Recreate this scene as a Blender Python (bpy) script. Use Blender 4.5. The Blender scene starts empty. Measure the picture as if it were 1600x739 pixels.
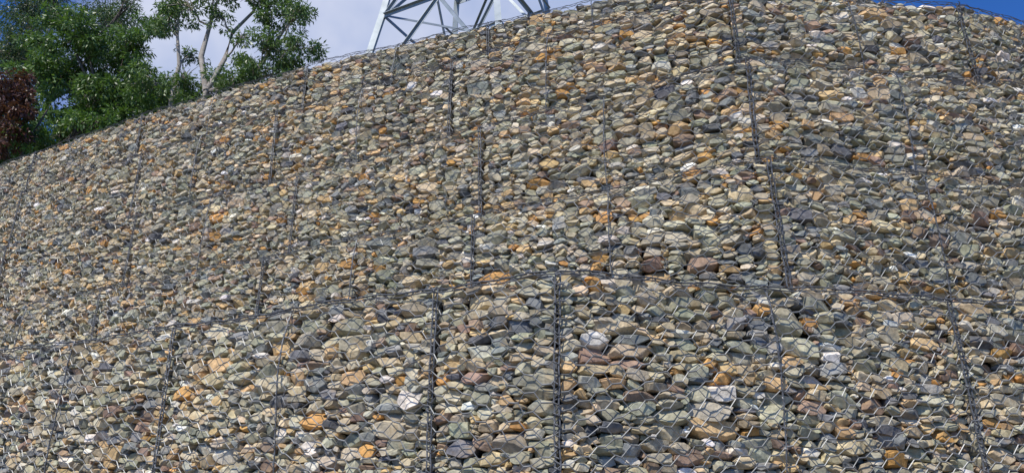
import bpy, bmesh, math, random
import numpy as np
from mathutils import Vector, Matrix
random.seed(7); rng=np.random.default_rng(23)
scene=bpy.context.scene
scene.view_settings.view_transform='Standard'; scene.view_settings.look='None'; scene.view_settings.exposure=0

# ------------------------------------------------ helpers
def link(o,parent=None):
    scene.collection.objects.link(o)
    if parent: o.parent=parent
    return o
def empty(name,loc=(0,0,0)):
    e=bpy.data.objects.new(name,None); e.location=loc; e.empty_display_size=.3
    return link(e)
def mesh_np(name,V,F,mat,parent=None,col=None,smooth=False):
    V=np.asarray(V,dtype=np.float32); F=np.asarray(F,dtype=np.int32)
    me=bpy.data.meshes.new(name); k=F.shape[1]
    me.vertices.add(len(V)); me.vertices.foreach_set('co',V.ravel())
    me.loops.add(F.size); me.loops.foreach_set('vertex_index',F.ravel())
    me.polygons.add(len(F))
    me.polygons.foreach_set('loop_start',np.arange(0,F.size,k,dtype=np.int32))
    me.polygons.foreach_set('loop_total',np.full(len(F),k,dtype=np.int32))
    me.polygons.foreach_set('use_smooth',np.full(len(F),smooth,dtype=bool))
    me.update(calc_edges=True)
    if col is not None:
        a=me.attributes.new('Col','FLOAT_COLOR','POINT'); a.data.foreach_set('color',np.asarray(col,dtype=np.float32).ravel())
    me.materials.append(mat)
    return link(bpy.data.objects.new(name,me),parent)
def segs(P0,P1,r,sides=4):
    P0=np.asarray(P0,float);P1=np.asarray(P1,float); n=len(P0)
    r=np.broadcast_to(np.asarray(r,float),(n,))
    d=P1-P0; L=np.linalg.norm(d,axis=1,keepdims=True)+1e-9; d=d/L
    up=np.where(np.abs(d[:,2:3])>.9,np.array([[1.,0,0]]),np.array([[0,0,1.]]))
    a=np.cross(d,up); a/=np.linalg.norm(a,axis=1,keepdims=True); b=np.cross(d,a)
    V=[]
    for P in (P0,P1):
        for i in range(sides):
            t=2*math.pi*i/sides
            V.append(P+(a*math.cos(t)+b*math.sin(t))*r[:,None])
    V=np.stack(V,1).reshape(-1,3)
    f=[]
    for i in range(sides):
        j=(i+1)%sides; f.append([i,i+sides,j+sides,j])
    F=(np.array(f)[None]+ (np.arange(n)*2*sides)[:,None,None]).reshape(-1,4)
    return V,F
class Acc:
    def __init__(s): s.V=[];s.F=[];s.n=0;s.C=[]
    def add(s,V,F,C=None):
        s.V.append(V); s.F.append(F+s.n); s.n+=len(V)
        if C is not None: s.C.append(C)
    def obj(s,name,mat,parent=None,smooth=False):
        return mesh_np(name,np.concatenate(s.V),np.concatenate(s.F),mat,parent,np.concatenate(s.C) if s.C else None,smooth)
def tube(acc,pts,rad,sides=6):
    pts=[Vector(p) for p in pts]; n=len(pts); V=[]
    for i,p in enumerate(pts):
        d=(pts[min(i+1,n-1)]-pts[max(i-1,0)]).normalized()
        u=Vector((0,0,1)) if abs(d.z)<.95 else Vector((1,0,0))
        a=d.cross(u).normalized(); b=d.cross(a)
        r=rad[i] if hasattr(rad,'__len__') else rad
        for k in range(sides):
            t=2*math.pi*k/sides; V.append(p+a*math.cos(t)*r+b*math.sin(t)*r)
    F=[]
    for i in range(n-1):
        for k in range(sides):
            k2=(k+1)%sides
            F.append([i*sides+k,(i+1)*sides+k,(i+1)*sides+k2,i*sides+k2])
    acc.add(np.array([tuple(v) for v in V]),np.array(F))

# ------------------------------------------------ materials
def newmat(name):
    m=bpy.data.materials.new(name); m.use_nodes=True
    nt=m.node_tree; b=nt.nodes['Principled BSDF']; return m,nt,b
def N(nt,t,**k):
    n=nt.nodes.new(t)
    for a,v in k.items(): setattr(n,a,v)
    return n
def noise(nt,scale,detail=4,rough=.55,vec=None):
    n=N(nt,'ShaderNodeTexNoise'); n.inputs['Scale'].default_value=scale; n.inputs['Detail'].default_value=detail; n.inputs['Roughness'].default_value=rough
    if vec is not None: nt.links.new(vec,n.inputs['Vector'])
    return n
def ramp(nt,src,stops):
    r=N(nt,'ShaderNodeValToRGB'); e=r.color_ramp.elements
    while len(e)<len(stops): e.new(.5)
    for i,(p,c) in enumerate(stops): e[i].position=p; e[i].color=(*c,1)
    nt.links.new(src,r.inputs[0]); return r
def mix(nt,mode,fac,a,b):
    m=N(nt,'ShaderNodeMix',data_type='RGBA',blend_type=mode)
    for s,v in ((m.inputs[0],fac),(m.inputs[6],a),(m.inputs[7],b)):
        if isinstance(v,(int,float)): s.default_value=v
        elif isinstance(v,tuple): s.default_value=(*v,1)
        else: nt.links.new(v,s)
    return m.outputs[2]

def stone_mat():
    m,nt,b=newmat('split_stone')
    at=N(nt,'ShaderNodeAttribute',attribute_name='Col')
    geo=N(nt,'ShaderNodeNewGeometry')
    mul=N(nt,'ShaderNodeVectorMath',operation='SCALE'); mul.inputs[0].default_value=(13,7,29); nt.links.new(at.outputs['Alpha'],mul.inputs['Scale'])
    add=N(nt,'ShaderNodeVectorMath',operation='ADD'); nt.links.new(geo.outputs['Position'],add.inputs[0]); nt.links.new(mul.outputs[0],add.inputs[1])
    v=add.outputs[0]
    n1=noise(nt,14,3,.65,v); n3=noise(nt,9,2,.5,v)
    n4=noise(nt,42,4,.68,v)
    r1=ramp(nt,n1.outputs['Fac'],[(.3,(.66,.66,.67)),(.7,(1.30,1.28,1.25))])
    c=mix(nt,'MULTIPLY',1,at.outputs['Color'],r1.outputs[0])
    r2=ramp(nt,n4.outputs['Fac'],[(.3,(.72,.72,.72)),(.7,(1.24,1.24,1.24))])
    c=mix(nt,'MULTIPLY',1,c,r2.outputs[0])
    st=ramp(nt,n3.outputs['Fac'],[(.55,(0,0,0)),(.73,(.5,.5,.5))])
    c=mix(nt,'MIX',st.outputs[0],c,(.43,.29,.14))
    nt.links.new(c,b.inputs['Base Color'])
    b.inputs['Roughness'].default_value=.8; b.inputs['Specular IOR Level'].default_value=.25
    bp=N(nt,'ShaderNodeBump'); bp.inputs['Strength'].default_value=.9; bp.inputs['Distance'].default_value=.007
    nt.links.new(n4.outputs['Fac'],bp.inputs['Height']); nt.links.new(bp.outputs[0],b.inputs['Normal'])
    return m
def simple(name,c1,c2,scale,rough=.8,metal=0,bump=0,bscale=30):
    m,nt,b=newmat(name); g=N(nt,'ShaderNodeNewGeometry')
    n=noise(nt,scale,3,.6,g.outputs['Position']); r=ramp(nt,n.outputs['Fac'],[(.3,c1),(.7,c2)])
    nt.links.new(r.outputs[0],b.inputs['Base Color']); b.inputs['Roughness'].default_value=rough; b.inputs['Metallic'].default_value=metal
    if bump:
        bp=N(nt,'ShaderNodeBump'); bp.inputs['Distance'].default_value=bump
        n2=noise(nt,bscale,4,.6,g.outputs['Position']); nt.links.new(n2.outputs['Fac'],bp.inputs['Height']); nt.links.new(bp.outputs[0],b.inputs['Normal'])
    return m
def leaf_mat(name):
    m,nt,b=newmat(name); at=N(nt,'ShaderNodeAttribute',attribute_name='Col')
    nt.links.new(at.outputs['Color'],b.inputs['Base Color']); b.inputs['Roughness'].default_value=.42
    tr=N(nt,'ShaderNodeBsdfTranslucent'); g=mix(nt,'MULTIPLY',1,at.outputs['Color'],(1.3,1.5,.6)); nt.links.new(g,tr.inputs[0])
    ms=N(nt,'ShaderNodeMixShader'); ms.inputs[0].default_value=.25
    nt.links.new(b.outputs[0],ms.inputs[1]); nt.links.new(tr.outputs[0],ms.inputs[2]); nt.links.new(ms.outputs[0],nt.nodes['Material Output'].inputs[0])
    return m
M_stone=stone_mat()
M_core=simple('shadowed_rock_fill',(.035,.03,.026),(.09,.08,.065),14,.95,0,.03,16)  # dark backing: shade of the gaps between stones is put into its colour
M_wire=simple('galvanised_wire',(.11,.114,.117),(.27,.275,.275),9,.45,.25)
M_seam=simple('lacing_wire',(.06,.062,.066),(.18,.183,.188),20,.5,.3)
M_steel=simple('galvanised_steel',(.22,.26,.28),(.34,.38,.40),3,.5,.2)
M_ground=simple('gravel_ground',(.16,.14,.11),(.30,.27,.22),6,.95,0,.02,40)
M_grass=simple('grass_soil',(.06,.08,.03),(.13,.12,.06),2,.95,0,.05,20)
M_bark=simple('pale_bark',(.20,.17,.14),(.42,.38,.33),6,.85,0,.01,30)
M_darkbark=simple('dark_bark',(.05,.042,.035),(.13,.11,.09),6,.9,0,.01,30)
M_leaf=leaf_mat('leaves')

# ------------------------------------------------ wall plan curves (metres)
L1=[(-13,11.2),(-8.5,8.6),(-4.6,6.5),(-2.55,5.5),(-.456,4.42),(.26,4.09),(1.78,4.45),(2.83,4.64),(4.6,5.1),(8,6.6)]
L2=[(-14.5,13.6),(-10,10.9),(-6.5,8.95),(-2.4,6.8),(-.32,5.72),(.75,5.15),(1.8,4.62),(3.75,5.07),(5.6,5.6),(9,7.2)]
L3=[(-15,14.2),(-10.5,11.5),(-7,9.45),(-2.27,7.1),(-.27,6.0),(.8,5.45),(1.83,4.9),(4.19,5.3),(6,5.95),(9.4,7.6)]
L4=[(-15.5,14.6),(-11,12.0),(-7.4,9.95),(-3.6,7.95),(-.6,6.45),(.35,6.02),(1.93,5.4),(4.1,5.55),(5.3,6.0),(9.8,8.1)]
L5=[(-16,15.5),(-11.5,12.9),(-8.3,10.9),(-5.07,9.2),(-2.45,8.0),(-.28,7.2),(1.07,6.74),(2.4,6.35),(3.9,6.7),(6,7.5),(10,9.3)]
# (path, z0, z1, major seam x, thin seam x)
TIERS=[(L1,0,.9,[-9,-6.8,-4.7,-2.55,.26,2.83,5],[-.456]),
 (L1,.9,1.8,[-9,-6.8,-4.7,-2.55,-.456,.26,2.83,5],[1.55]),
 (L1,1.8,3.0,[-9,-6.8,-4.7,-2.55,-.456,.26,2.83,5.0],[-3.6,-1.5,1.55,4.0]),
 (L2,3.0,4.0,[-11.2,-9,-6.9,-4.6,-2.4,-.32,1.8,4.2,6.4],[-5.8,-1.4,.75,3.0]),
 (L3,4.0,5.0,[-11.4,-9.2,-6.8,-4.5,-2.27,-.27,1.83,4.3,6.6],[-3.4,.8,3.05]),
 (L4,5.0,6.0,[-11.5,-9.3,-7.1,-4.8,-2.7,-.6,1.93,4.05,6.4],[-3.8,-1.6,.35,3.0]),
 (L5,6.0,7.0,[-12,-9.8,-7.6,-5.3,-2.6,-.28,2.0,4.1,6.5],[-4,-1.4,.9])]
class Path:
    def __init__(s,pts):
        p=np.array(pts,float); s.p=p; d=np.diff(p,axis=0); l=np.linalg.norm(d,axis=1)
        s.s=np.concatenate([[0],np.cumsum(l)]); s.L=s.s[-1]; t=d/l[:,None]
        nn=np.stack([t[:,1],-t[:,0]],1)
        ks=[];kn=[]
        for i in range(len(l)):
            m=min(.12,l[i]*.3); ks+= [s.s[i]+m,s.s[i+1]-m]; kn+=[nn[i],nn[i]]
        s.ks=np.array(ks); s.kn=np.array(kn)
    def at(s,q,off,z):
        x=np.interp(q,s.s,s.p[:,0]); y=np.interp(q,s.s,s.p[:,1])
        nx=np.interp(q,s.ks,s.kn[:,0]); ny=np.interp(q,s.ks,s.kn[:,1]); l=np.hypot(nx,ny); nx/=l; ny/=l
        return np.stack([x+nx*off,y+ny*off,z+0*x],-1), np.stack([nx,ny],-1)
    def s_of_x(s,x): return float(np.interp(x,s.p[:,0],s.s))

# ------------------------------------------------ stone shapes: split slabs seen on their broken edge
def make_stone(bev):
    bm=bmesh.new(); bmesh.ops.create_cube(bm,size=1.0)
    planes=[]
    for sx in (-1,1):
        a=rng.uniform(-.75,.75); planes.append((Vector((sx*math.cos(a),rng.normal()*.2,math.sin(a))).normalized(),rng.uniform(.39,.48)))
        for sz in (-1,1):
            a=rng.uniform(.7,1.25)
            if rng.random()<.7: planes.append((Vector((sx*math.cos(a),rng.normal()*.2-.15,sz*math.sin(a))).normalized(),rng.uniform(.45,.58)))
    for sz in (-1,1):
        planes.append((Vector((rng.normal()*.12,rng.normal()*.10,sz)).normalized(),rng.uniform(.44,.49)))
        # sloping shoulder between bed and broken face: gives each slab its depth
        if rng.random()<.7: planes.append((Vector((rng.normal()*.2,-rng.uniform(.5,1.1),sz)).normalized(),rng.uniform(.48,.58)))
    planes.append((Vector((rng.normal()*.2,-1,rng.normal()*.2)).normalized(),rng.uniform(.38,.45)))
    for i in range(rng.integers(0,3)):
        planes.append((Vector((rng.normal()*.8,-1,rng.normal()*.6)).normalized(),rng.uniform(.43,.53)))
    v=Vector((rng.choice([-1,1])*rng.uniform(.4,1),-rng.uniform(.3,.9),rng.choice([-1,1])*rng.uniform(.3,1))).normalized(); planes.append((v,rng.uniform(.5,.62)))
    for v,d in planes:
        g=bm.verts[:]+bm.edges[:]+bm.faces[:]
        bmesh.ops.bisect_plane(bm,geom=g,plane_co=v*d,plane_no=v,clear_outer=True)
        e=[x for x in bm.edges if x.is_boundary]
        if e: bmesh.ops.holes_fill(bm,edges=e,sides=0)
    bmesh.ops.remove_doubles(bm,verts=bm.verts[:],dist=.02)
    if bev: bmesh.ops.bevel(bm,geom=bm.edges[:],offset=.022,segments=1,affect='EDGES',clamp_overlap=True)
    bmesh.ops.triangulate(bm,faces=bm.faces[:])
    bm.verts.ensure_lookup_table()
    V=np.array([v.co[:] for v in bm.verts]); F=np.array([[v.index for v in f.verts] for f in bm.faces]); bm.free()
    V-= (V.max(0)+V.min(0))/2; V/= (V.max(0)-V.min(0))
    return V,F
NV=54
VAR_HI=[make_stone(True) for _ in range(NV)]
VAR_LO=[make_stone(False) for _ in range(NV)]
PAL=[((.36,.345,.255),.24),((.47,.415,.295),.24),((.55,.445,.285),.18),((.56,.385,.195),.09),((.58,.32,.11),.026),
     ((.26,.265,.245),.09),((.14,.145,.148),.055),((.68,.63,.52),.05),((.78,.75,.68),.010),((.31,.215,.155),.05),((.32,.31,.22),.07)]
pc=np.array([p[0] for p in PAL]); pw=np.array([p[1] for p in PAL]); pw/=pw.sum()

def pack(L,z0,z1,med=16):
    """drop flat stones one after another onto the lowest place of the pile"""
    res=.01; n=max(6,int(L/res)); H=z0+rng.uniform(-.02,.015,n); out=[]
    while True:
        i=int(np.argmin(H)); h0=H[i]
        if h0>=z1-.018: break
        a=i
        while a>0 and H[a-1]<h0+.013: a-=1
        b=i
        while b<n-1 and H[b+1]<h0+.013: b+=1
        g=b-a+1
        w=int(np.clip(rng.lognormal(math.log(med),.40),5,33))
        if g<=w*1.35: w=max(min(w,g+2),3); c=(a+b)/2; k0=int(round(c-w/2))
        else: k0=a if (a>0 and rng.random()<.7) or b==n-1 else b-w+1
        k0=max(0,min(n-w,k0)); k1=k0+w; seg=H[k0:k1]
        base=np.quantile(seg,.5)
        ww=w*res; h=max(.025,min(.115,ww*rng.uniform(.18,.52)+.014))
        if base+h>z1+.012: h=max(.022,z1+.012-base)
        if h>.13: h=.06
        sl=(seg[-max(1,w//3):].mean()-seg[:max(1,w//3)].mean())/(ww*.66+.01)
        tilt=float(np.clip(math.atan(sl),-.2,.2))+rng.normal()*.03
        out.append((k0*res+ww/2,base+h/2,ww,h,tilt))
        x=np.linspace(-1,1,w); new=base+h*(.97-.04*x*x)+np.sin(tilt)*x*ww*.4
        H[k0:k1]=np.maximum(seg+.006,new)
    return out

wall=empty('gabion_retaining_wall')
def bulge(tier,s,z):
    z0,z1,cuts=tier
    k=np.clip(np.searchsorted(cuts,s)-1,0,len(cuts)-2); a=cuts[k]; b=cuts[k+1]
    t=np.clip((s-a)/(b-a),0,1); u=np.clip((z-z0)/(z1-z0),0,1)
    amp=.035+.035*np.abs(np.sin(a*7.3+z0*3))
    return amp*(np.sin(np.pi*t)+1e-6)**.4*np.sin(np.pi*u)**.6 + .012*np.sin(s*5.1+z0*4)*np.sin(z*6.3+s)
def wob(s,z,k):
    return np.sin(s*31.7+z*17.3+k*2.1)*.5+np.sin(s*13.1-z*41.9+k*5.3)*.5+ .6*np.sin(s*97.3+z*71.1+k)
for ti,(pts,z0,z1,major,thin) in enumerate(TIERS):
    P=Path(pts); cuts=np.array([0]+[P.s_of_x(x) for x in major]+[P.L]); tier=(z0,z1,cuts)
    S=[]
    for a,b in zip(cuts[:-1],cuts[1:]):
        for (s,z,w,h,t) in pack(b-a-.02,z0,z1,17 if ti<3 else 16): S.append((a+.01+s,z,w,h,t))
    S=np.array(S); n=len(S)
    s=S[:,0]; z=S[:,1]
    depth=np.clip(S[:,2]*rng.uniform(.7,1.2,n),.09,.2)
    off=bulge(tier,s,z)-depth/2+.010-np.abs(rng.normal(0,.022,n))
    C,nrm=P.at(s,off,z)
    dist=np.hypot(C[:,0],C[:,1]); hi=(dist<6.0)&(z1>2.0)
    colr=pc[rng.choice(len(pc),n,p=pw)]*rng.uniform(.68,1.2,(n,1))*rng.uniform(.96,1.04,(n,3))
    rnd=rng.random(n)
    yaw=np.arctan2(nrm[:,0],-nrm[:,1])+rng.normal(0,.17,n); pit=rng.normal(0,.13,n); rol=-S[:,4]
    cy,sy=np.cos(yaw),np.sin(yaw); cp,sp=np.cos(pit),np.sin(pit); cr,sr=np.cos(rol),np.sin(rol)
    acc=Acc(); vi=rng.integers(0,NV,n); flip=rng.choice([-1.,1.],n)
    for lod,VAR in ((True,VAR_HI),(False,VAR_LO)):
        for k in range(NV):
          for fl in (-1.,1.):
            idx=np.where((vi==k)&(hi==lod)&(flip==fl))[0]
            if len(idx)==0: continue
            V,F=VAR[k]; m=len(V); FK=F if fl>0 else F[:,::-1]
            X=fl*V[None,:,0]*(S[idx,2]*1.05)[:,None]; Y=V[None,:,1]*depth[idx][:,None]; Z=V[None,:,2]*(S[idx,3]*1.08)[:,None]
            c,s_=cr[idx][:,None],sr[idx][:,None]; X,Z=X*c+Z*s_,-X*s_+Z*c
            c,s_=cp[idx][:,None],sp[idx][:,None]; Y,Z=Y*c-Z*s_,Y*s_+Z*c
            c,s_=cy[idx][:,None],sy[idx][:,None]; X,Y=X*c-Y*s_,X*s_+Y*c
            W=np.stack([X,Y,Z],-1)+C[idx][:,None,:]
            FF=(FK[None]+(np.arange(len(idx))*m)[:,None,None]).reshape(-1,3)
            cc=np.concatenate([colr[idx],rnd[idx][:,None]],1); cc=np.repeat(cc,m,0)
            acc.add(W.reshape(-1,3),FF,cc)
    acc.obj('stone_fill_%d'%(ti+1),M_stone,wall)
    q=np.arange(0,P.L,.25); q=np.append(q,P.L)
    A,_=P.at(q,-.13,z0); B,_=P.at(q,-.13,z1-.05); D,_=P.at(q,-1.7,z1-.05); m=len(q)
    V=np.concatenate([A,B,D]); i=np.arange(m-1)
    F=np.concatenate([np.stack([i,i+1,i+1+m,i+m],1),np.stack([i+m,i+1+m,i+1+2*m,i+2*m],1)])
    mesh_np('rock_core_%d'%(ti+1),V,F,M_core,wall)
    # --- hexagonal wire netting
    c_,q_,Hh=.044,.050,.100; dx=c_+q_
    I,J=np.meshgrid(np.arange(int(P.L/dx)),np.arange(int(round((z1-z0)/Hh))+1),indexing='ij'); I=I.ravel();J=J.ravel()
    cx=I*dx+.03; cz=z0+J*Hh+(I%2)*Hh/2-.01
    E0=np.stack([np.stack([cx-c_/2,cz+Hh/2],1),np.stack([cx+c_/2,cz+Hh/2],1),np.stack([cx+c_/2+q_,cz],1)],0)
    E1=np.stack([np.stack([cx+c_/2,cz+Hh/2],1),np.stack([cx+c_/2+q_,cz],1),np.stack([cx+c_/2,cz-Hh/2],1)],0)
    R=np.stack([np.full(len(cx),.0050),np.full(len(cx),.0031),np.full(len(cx),.0031)],0).ravel()
    E0=E0.reshape(-1,2);E1=E1.reshape(-1,2)
    ok=(np.maximum(E0[:,1],E1[:,1])<z1+.015)&(np.minimum(E0[:,1],E1[:,1])>z0-.02); E0=E0[ok];E1=E1[ok];R=R[ok]
    def place(E):
        s=E[:,0]; z=E[:,1]
        s2=s+.008*wob(s,z,1)+.012*np.sin(z*3.1+s*1.3); z2=z+.007*wob(s,z,2)+.02*np.sin(s*2.3+z0)*np.sin(np.pi*np.clip((z-z0)/(z1-z0),0,1))
        o=bulge(tier,s2,z2)+.024+.006*wob(s,z,3)
        return P.at(s2,o,z2)[0]
    V,F=segs(place(E0),place(E1),R,4)
    mesh_np('hex_wire_netting_%d'%(ti+1),V,F,M_wire,wall)
    # --- lacing: seams
    acc=Acc()
    us=1.0 if ti<3 else .88
    for kind,xs in (('major',major),('thin',thin)):
        for x in xs:
            sv=P.s_of_x(x); r=(.016 if kind=='major' else .007)*us; wr=(.0044 if kind=='major' else .0032)*us
            zz=np.arange(z0,z1+.02,.0085)
            ph=zz/.056*2*math.pi
            lean=.014*np.sin(zz*2.2+x)
            o=bulge(tier,np.full_like(zz,sv),zz)+.028 if kind=='thin' else .038+.006*np.sin(zz*9+x)
            pt,_=P.at(sv+lean+r*np.cos(ph)*(1+.25*np.sin(zz*23+x)),o+r*.8*np.sin(ph),zz)
            V,F=segs(pt[:-1],pt[1:],wr,4); acc.add(V,F)
            for dd in ((-.013*us,.013*us) if kind=='major' else (0.0,)):
                zz=np.arange(z0,z1+.04,.05)
                o=bulge(tier,np.full_like(zz,sv),zz)+.026 if kind=='thin' else .036
                pt,_=P.at(sv+dd+.014*np.sin(zz*2.2+x)+.003*np.sin(zz*31+dd*300),o,zz)
                V,F=segs(pt[:-1],pt[1:],.0052*us,5); acc.add(V,F)
    sc=1.15 if ti<3 else .8
    q=np.arange(0,P.L,.06)
    for dz,oo,rr in ((.012,.03,.0046),(-.010,.036,.0036)):
        pt,_=P.at(q,oo+.006*np.sin(q*9+dz*99),z1+dz+.012*np.sin(q*3.7+ti)+.006*np.sin(q*17+ti*3))
        V,F=segs(pt[:-1],pt[1:],rr*sc,4); acc.add(V,F)
    q=np.arange(0,P.L,.018); ph=q/.15*2*math.pi
    pt,_=P.at(q,.032+.012*np.cos(ph),z1+.002+.012*np.sin(q*3.7+ti)+.014*sc*np.sin(ph))
    V,F=segs(pt[:-1],pt[1:],.003*sc,4); acc.add(V,F)
    acc.obj('lacing_wire_%d'%(ti+1),M_seam,wall)

# ------------------------------------------------ ground and hill
gr=bpy.data.meshes.new('ground'); bm=bmesh.new(); bmesh.ops.create_grid(bm,x_segments=40,y_segments=40,size=600); bm.to_mesh(gr); bm.free(); gr.materials.append(M_ground)
link(bpy.data.objects.new('ground',gr))
base=[(-36,32,.0),(-25,23,3.5)]+[(x,y,6.93) for x,y in L5]+[(17,14,3.5),(26,20,.0)]
rings=[(.25,0),(1.5,.05),(8,.0),(30,.3),(60,-1.5),(110,-7)]
V=[];rows=len(base)
for o,dz in rings:
    for (x,y,z) in base:
        d=Vector((x*.35,max(y,8))).normalized(); px,py=x+d.x*o,y+d.y*o
        zz=z+dz*(z/6.93)+ (random.uniform(-.05,.05) if 1<o<60 else 0)
        V.append((px,py,max(zz,-.05)))
F=[[r*rows+i,r*rows+i+1,(r+1)*rows+i+1,(r+1)*rows+i] for r in range(len(rings)-1) for i in range(rows-1)]
mesh_np('hill',V,F,M_grass,None,None,True)

# ------------------------------------------------ trees
def build_tree(name,base,fork,clumps,bark,c1,c2,dens,leaf=(.13,.036),rt=.16,yj=1.0,droop=.6,trunks=None):
    root=empty(name,base); bx,by,bz=base
    inv=np.array(base)
    acc=Acc(); bx0=Vector(base); fk=Vector(fork)
    if trunks is None:
        mid=(bx0+fk)/2+Vector((random.uniform(-.2,.2),0,0))
        tube(acc,[bx0,mid,fk],[rt*1.2,rt,rt*.8],8); starts=[fk]
        top=fk+Vector((.3,.1,2.2)); tube(acc,[fk,fk.lerp(top,.5)+Vector((-.15,0,0)),top],[rt*.8,rt*.6,rt*.4],8); starts.append(top)
    else:
        starts=[]
        for tp in trunks:
            n=len(tp); tube(acc,tp,[rt*(1-.75*i/(n-1)) for i in range(n)],8); starts+=[Vector(p) for p in tp[1:]]
    LV=[];LC=[]
    for (x,z,r) in clumps:
        c=Vector((x,by+random.uniform(-yj,yj)*.9,z))
        st=min(starts,key=lambda p:(p-c).length+(3 if p.z>c.z-.2 else 0))
        m1=st.lerp(c,.4)+Vector((random.uniform(-.2,.2),random.uniform(-.2,.2),random.uniform(-.25,.1)))*min(1,(c-st).length/2)
        tube(acc,[st,m1,st.lerp(c,.75)+Vector((0,0,.1)),c+Vector((0,0,r*.4))],[rt*.38,rt*.28,rt*.18,.012],5)
        nt=int(12*r/.5)+5
        for k in range(nt):
            d=Vector(rng.normal(size=3)).normalized()*r*random.uniform(.5,1.0)
            tube(acc,[c.lerp(st,random.uniform(0,.25)),c+d*.5+Vector((0,0,.05)),c+d],[.018,.011,.005],3)
        ns=max(6,int(32*r**1.6+5))
        nl=int(dens*r*r/ns)
        for k in range(ns):
            d=np.array(rng.normal(size=3)); d/=np.linalg.norm(d); d[2]*=.85
            sc=np.array(c)+d*r*rng.uniform(.25,1.2)
            sr=r*rng.uniform(.15,.29)+.06
            m=max(8,int(nl*rng.uniform(.6,1.5)))
            pd=rng.normal(size=(m,3)); pd/=np.linalg.norm(pd,axis=1,keepdims=True)
            rad=rng.uniform(.2,1,(m,1))**.6
            p=sc+pd*rad*sr*np.array([1.15,1.15,.7])
            dr=pd*.9+rng.normal(size=(m,3))*.5; dr[:,2]-=droop; dr/=np.linalg.norm(dr,axis=1,keepdims=True)
            side=np.cross(dr,rng.normal(size=(m,3))*.8+np.array([0,0,1.])); side/=np.linalg.norm(side,axis=1,keepdims=True)
            ln=rng.uniform(.7,1.35,(m,1))*leaf[0]; wd=ln/leaf[0]*leaf[1]*.5
            a=p; b=p+dr*ln*.45+side*wd; e=p+dr*ln*.45-side*wd; t=p+dr*ln
            LV.append(np.stack([a,b,t,e],1).reshape(-1,3))
            f=rng.uniform(0,1,(m,1))*.6+rng.uniform(0,.4)
            col=(np.array(c1)*(1-f)+np.array(c2)*f)
            LC.append(np.repeat(np.concatenate([col,np.ones((m,1))],1),4,0))
    LV=np.concatenate(LV)-inv; LC=np.concatenate(LC)
    F=np.arange(len(LV)).reshape(-1,4)
    mesh_np('leaves',LV,F,M_leaf,root,LC)
    acc.V=[v-inv for v in acc.V]
    acc.obj('trunk_and_branches',bark,root,True)
    return root
G1=(.04,.09,.022);G2=(.17,.26,.075)
build_tree('broadleaf_tree',(-11.6,17.6,7),(-11.7,17.5,9.6),
 [(-12.9,13.0,1.0),(-11.9,13.9,.8),(-11.15,13.1,.95),(-12.2,11.8,1.0),(-10.9,11.9,.95),(-10.1,12.7,.72),(-9.9,11.5,.8),(-13.45,14,.6),(-10.35,14.85,.45),(-11.0,10.8,.85),(-12.3,10.6,.9),(-13.9,11.6,.7),(-9.5,11.0,.65),(-10.5,13.7,.5),(-12.7,14.5,.5),(-11.6,12.5,.7),(-14.3,10.6,.8),(-13.4,10.0,.8),(-12.3,13.1,.6)],
 M_darkbark,G1,G2,5200,(.135,.042),.17,1.2)
build_tree('feathery_tree',(-15.6,21,7),(-15.5,21,12),
 [(-16.1,17,1.0),(-14.9,17.0,.8),(-13.7,17.2,.7),(-16.4,15.7,1.0),(-15.2,15.9,.6),(-17.5,16.4,1.1),(-14.6,18.4,1.1),(-16.5,18.6,1.2),(-13.4,16.3,.4),(-17.2,14.2,1.1),(-12.9,17.6,.4),(-17,12.6,1.1),(-17.2,11.4,1.0),(-15.4,14.6,.8)],
 M_darkbark,(.03,.06,.024),(.12,.17,.07),2700,(.14,.032),.16,1.5,.8)
build_tree('gum_tree',(-8.6,17,7),(-8.6,17,9.5),
 [(-9.0,14.7,.6),(-8.15,15.15,.6),(-7.1,14.95,.62),(-6.3,14.6,.62),(-5.8,14.1,.45),(-5.5,13.6,.36),(-6.55,13.2,.55),(-7.1,12.8,.5),(-9.5,14.1,.44),(-8.7,12.3,.62),(-7.95,12.5,.48),(-6.1,13.0,.5),(-9.5,12.2,.6),(-7.95,14.2,.3),(-6.7,14.2,.38),(-8.3,11.8,.6),(-5.7,13.1,.4),(-8.7,16.1,.8),(-7,16.1,.8),(-9.7,15.2,.4),(-6.9,12.3,.6),(-8.9,13.4,.3),(-6.2,12.5,.5),(-7.4,12.1,.5),(-7.3,13.6,.3)],
 M_bark,(.045,.09,.028),(.18,.26,.085),3400,(.125,.036),.10,.6,.7,
 trunks=[[(-8.6,17,7),(-8.8,17,10),(-9.05,17,11.8),(-8.95,16.9,12.8),(-9.2,17,13.8),(-9.35,17,15.2)],
         [(-8.6,17,7),(-8.3,16.9,10.5),(-8.1,16.9,12.0),(-7.75,16.9,13.0),(-7.7,17,13.9),(-7.2,17,14.6),(-6.9,17,15.6)],
         [(-8.3,17,8),(-7.6,17.1,11),(-7.1,17.1,12.4),(-6.6,17,13.3),(-6.2,17,14.2),(-6,17,14.8)],
         [(-8.1,16.9,12.0),(-8.5,17.1,13.2),(-8.4,17.1,14.2),(-8.2,17,15.5)]])
build_tree('copper_leaved_shrub',(-12.3,14.6,7),(-12.3,14.6,8.4),[(-11.4,10.6,.5),(-11.2,10.0,.4),(-11.9,10.4,.6),(-11.6,9.6,.6),(-12.2,9.4,.7),(-11.0,9.4,.35),(-11.6,11.1,.35),(-12.4,11.0,.5)],M_darkbark,(.045,.02,.016),(.15,.06,.042),4200,(.11,.04),.07,.4)
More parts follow.
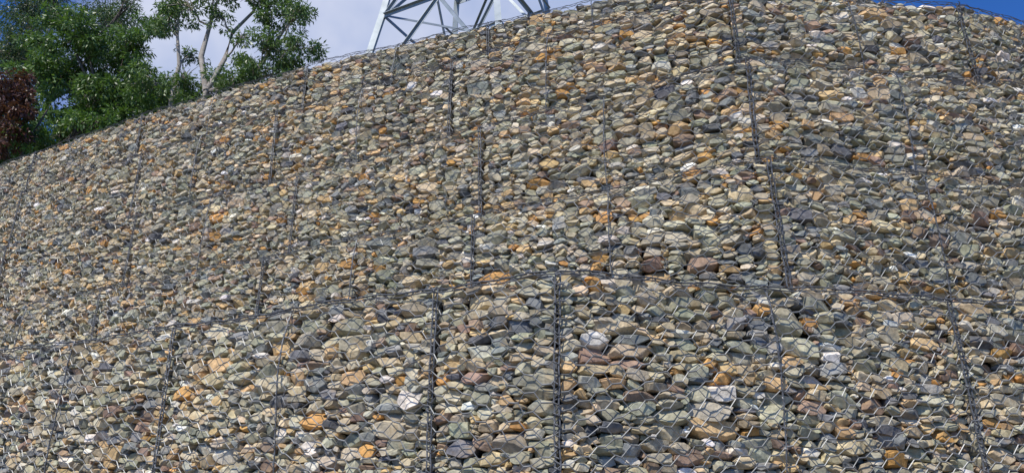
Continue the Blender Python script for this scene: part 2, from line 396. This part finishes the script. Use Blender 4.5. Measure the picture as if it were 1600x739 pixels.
build_tree('green_shrub',(-11.2,15,7),(-11.2,15,8.2),[(-10.4,9.8,.42),(-9.9,9.9,.4),(-9.5,10.0,.35),(-10.9,9.5,.45)],M_darkbark,G1,(.15,.24,.05),4200,(.1,.04),.05,.4)

# ------------------------------------------------ lattice pylon
pyl=empty('lattice_transmission_tower',(-1.08,17.4,7))
acc=Acc()
def bar(a,b,w):
    a=np.array(a,float);b=np.array(b,float); d=b-a; d/=np.linalg.norm(d)
    up=np.array([0,0,1.]) if abs(d[2])<.9 else np.array([1.,0,0])
    u=np.cross(d,up);u/=np.linalg.norm(u); v=np.cross(d,u)
    t=w*.16 # angle section: two flanges
    for (du,dv,ou,ov) in ((w,t,0,0),(t,w,0,t)):
        q=[a+u*ou+v*ov,a+u*(ou+du)+v*ov,a+u*(ou+du)+v*(ov+dv),a+u*ou+v*(ov+dv)]
        q+= [x+(b-a) for x in q]
        acc.add(np.array(q),np.array([[0,1,2,3],[4,7,6,5],[0,4,5,1],[1,5,6,2],[2,6,7,3],[3,7,4,0]]))
rot=math.radians(-28)
def corner(k,z):
    r=np.interp(z,[0,7.25,14.5,22,28],[4.0,2.5,1.3,.9,.15])
    t=rot+k*math.pi/2+math.pi/4; return np.array([r*math.cos(t),r*math.sin(t),z])
lv=[0,3.9,7.25,9.8,12,13.8,15.4,16.9,18.4,19.9,21.4,22.9,24.5,26.5,28]
for k in range(4):
    k2=(k+1)%4
    for i in range(len(lv)-1):
        a,b=corner(k,lv[i]),corner(k,lv[i+1]); c,d=corner(k2,lv[i]),corner(k2,lv[i+1])
        bar(a,b,.14 if i<6 else .08)
        if i<3:
            mid=(b+d)/2; bar(a,mid,.075); bar(c,mid,.075); bar(b,d,.09)
            bar((a+mid)/2,(a+b)/2,.045); bar((c+mid)/2,(c+d)/2,.045)
        else:
            bar(a,d,.055); bar(c,b,.055); bar(b,d,.055)
for z in (3.9,7.25): bar(corner(0,z),corner(2,z),.055); bar(corner(1,z),corner(3,z),.055)
for zc in (17,20,23):
    for sgn in (-1,1):
        tip=np.array([sgn*3.6*math.cos(rot),sgn*3.6*math.sin(rot),zc+.1])
        for k in range(4):
            c=corner(k,zc)
            if (c[0]*tip[0]+c[1]*tip[1])>0:
                bar(c,tip,.07); bar(corner(k,zc+1.2),tip,.06)
        bar(tip,tip-np.array([0,0,1.1]),.06)
acc.obj('steel_lattice',M_steel,pyl)

# ------------------------------------------------ world, sun, camera
w=bpy.data.worlds.new('World'); scene.world=w; w.use_nodes=True; nt=w.node_tree
bg=nt.nodes['Background']; bg.inputs[1].default_value=.08
el=math.radians(50); az=math.radians(-32)   # sun behind the camera, to the left
sd=Vector((math.sin(az)*math.cos(el),-math.cos(az)*math.cos(el),math.sin(el)))
sky=N(nt,'ShaderNodeTexSky',sky_type='NISHITA'); sky.sun_disc=False; sky.sun_elevation=el
sky.sun_rotation=math.atan2(sd.x,sd.y); sky.ozone_density=3.0; sky.dust_density=.3; sky.air_density=1.0
tc=N(nt,'ShaderNodeTexCoord')
dot=N(nt,'ShaderNodeVectorMath',operation='DOT_PRODUCT'); dot.inputs[1].default_value=(-.12,.80,.59)
nt.links.new(tc.outputs['Generated'],dot.inputs[0])
nn=noise(nt,5,5,.6,tc.outputs['Generated'])
m1=N(nt,'ShaderNodeMath',operation='MULTIPLY_ADD'); nt.links.new(nn.outputs['Fac'],m1.inputs[0]); m1.inputs[1].default_value=.16; nt.links.new(dot.outputs['Value'],m1.inputs[2])
mr=N(nt,'ShaderNodeMapRange',interpolation_type='SMOOTHSTEP'); nt.links.new(m1.outputs[0],mr.inputs[0]); mr.inputs[1].default_value=.975; mr.inputs[2].default_value=1.035
nn2=noise(nt,3.5,5,.55,tc.outputs['Generated'])
cr=ramp(nt,nn2.outputs['Fac'],[(.38,(5.2,6.3,9.4)),(.62,(8.8,9.3,11.2))])
c=mix(nt,'MIX',mr.outputs[0],mix(nt,'MULTIPLY',1,sky.outputs[0],(.44,1.0,1.9)),cr.outputs[0])
nt.links.new(c,bg.inputs[0])
sun=bpy.data.lights.new('sun','SUN'); sun.energy=5.0; sun.angle=math.radians(.5); sun.color=(1,.95,.86)
so=link(bpy.data.objects.new('sun',sun)); so.rotation_euler=sd.to_track_quat('Z','Y').to_euler()
cam=bpy.data.cameras.new('camera'); cam.sensor_width=36; cam.lens=25.7; cam.clip_end=2000
co=link(bpy.data.objects.new('camera',cam)); co.location=(0,0,1.75); co.rotation_euler=(math.radians(110),0,0)
scene.camera=co
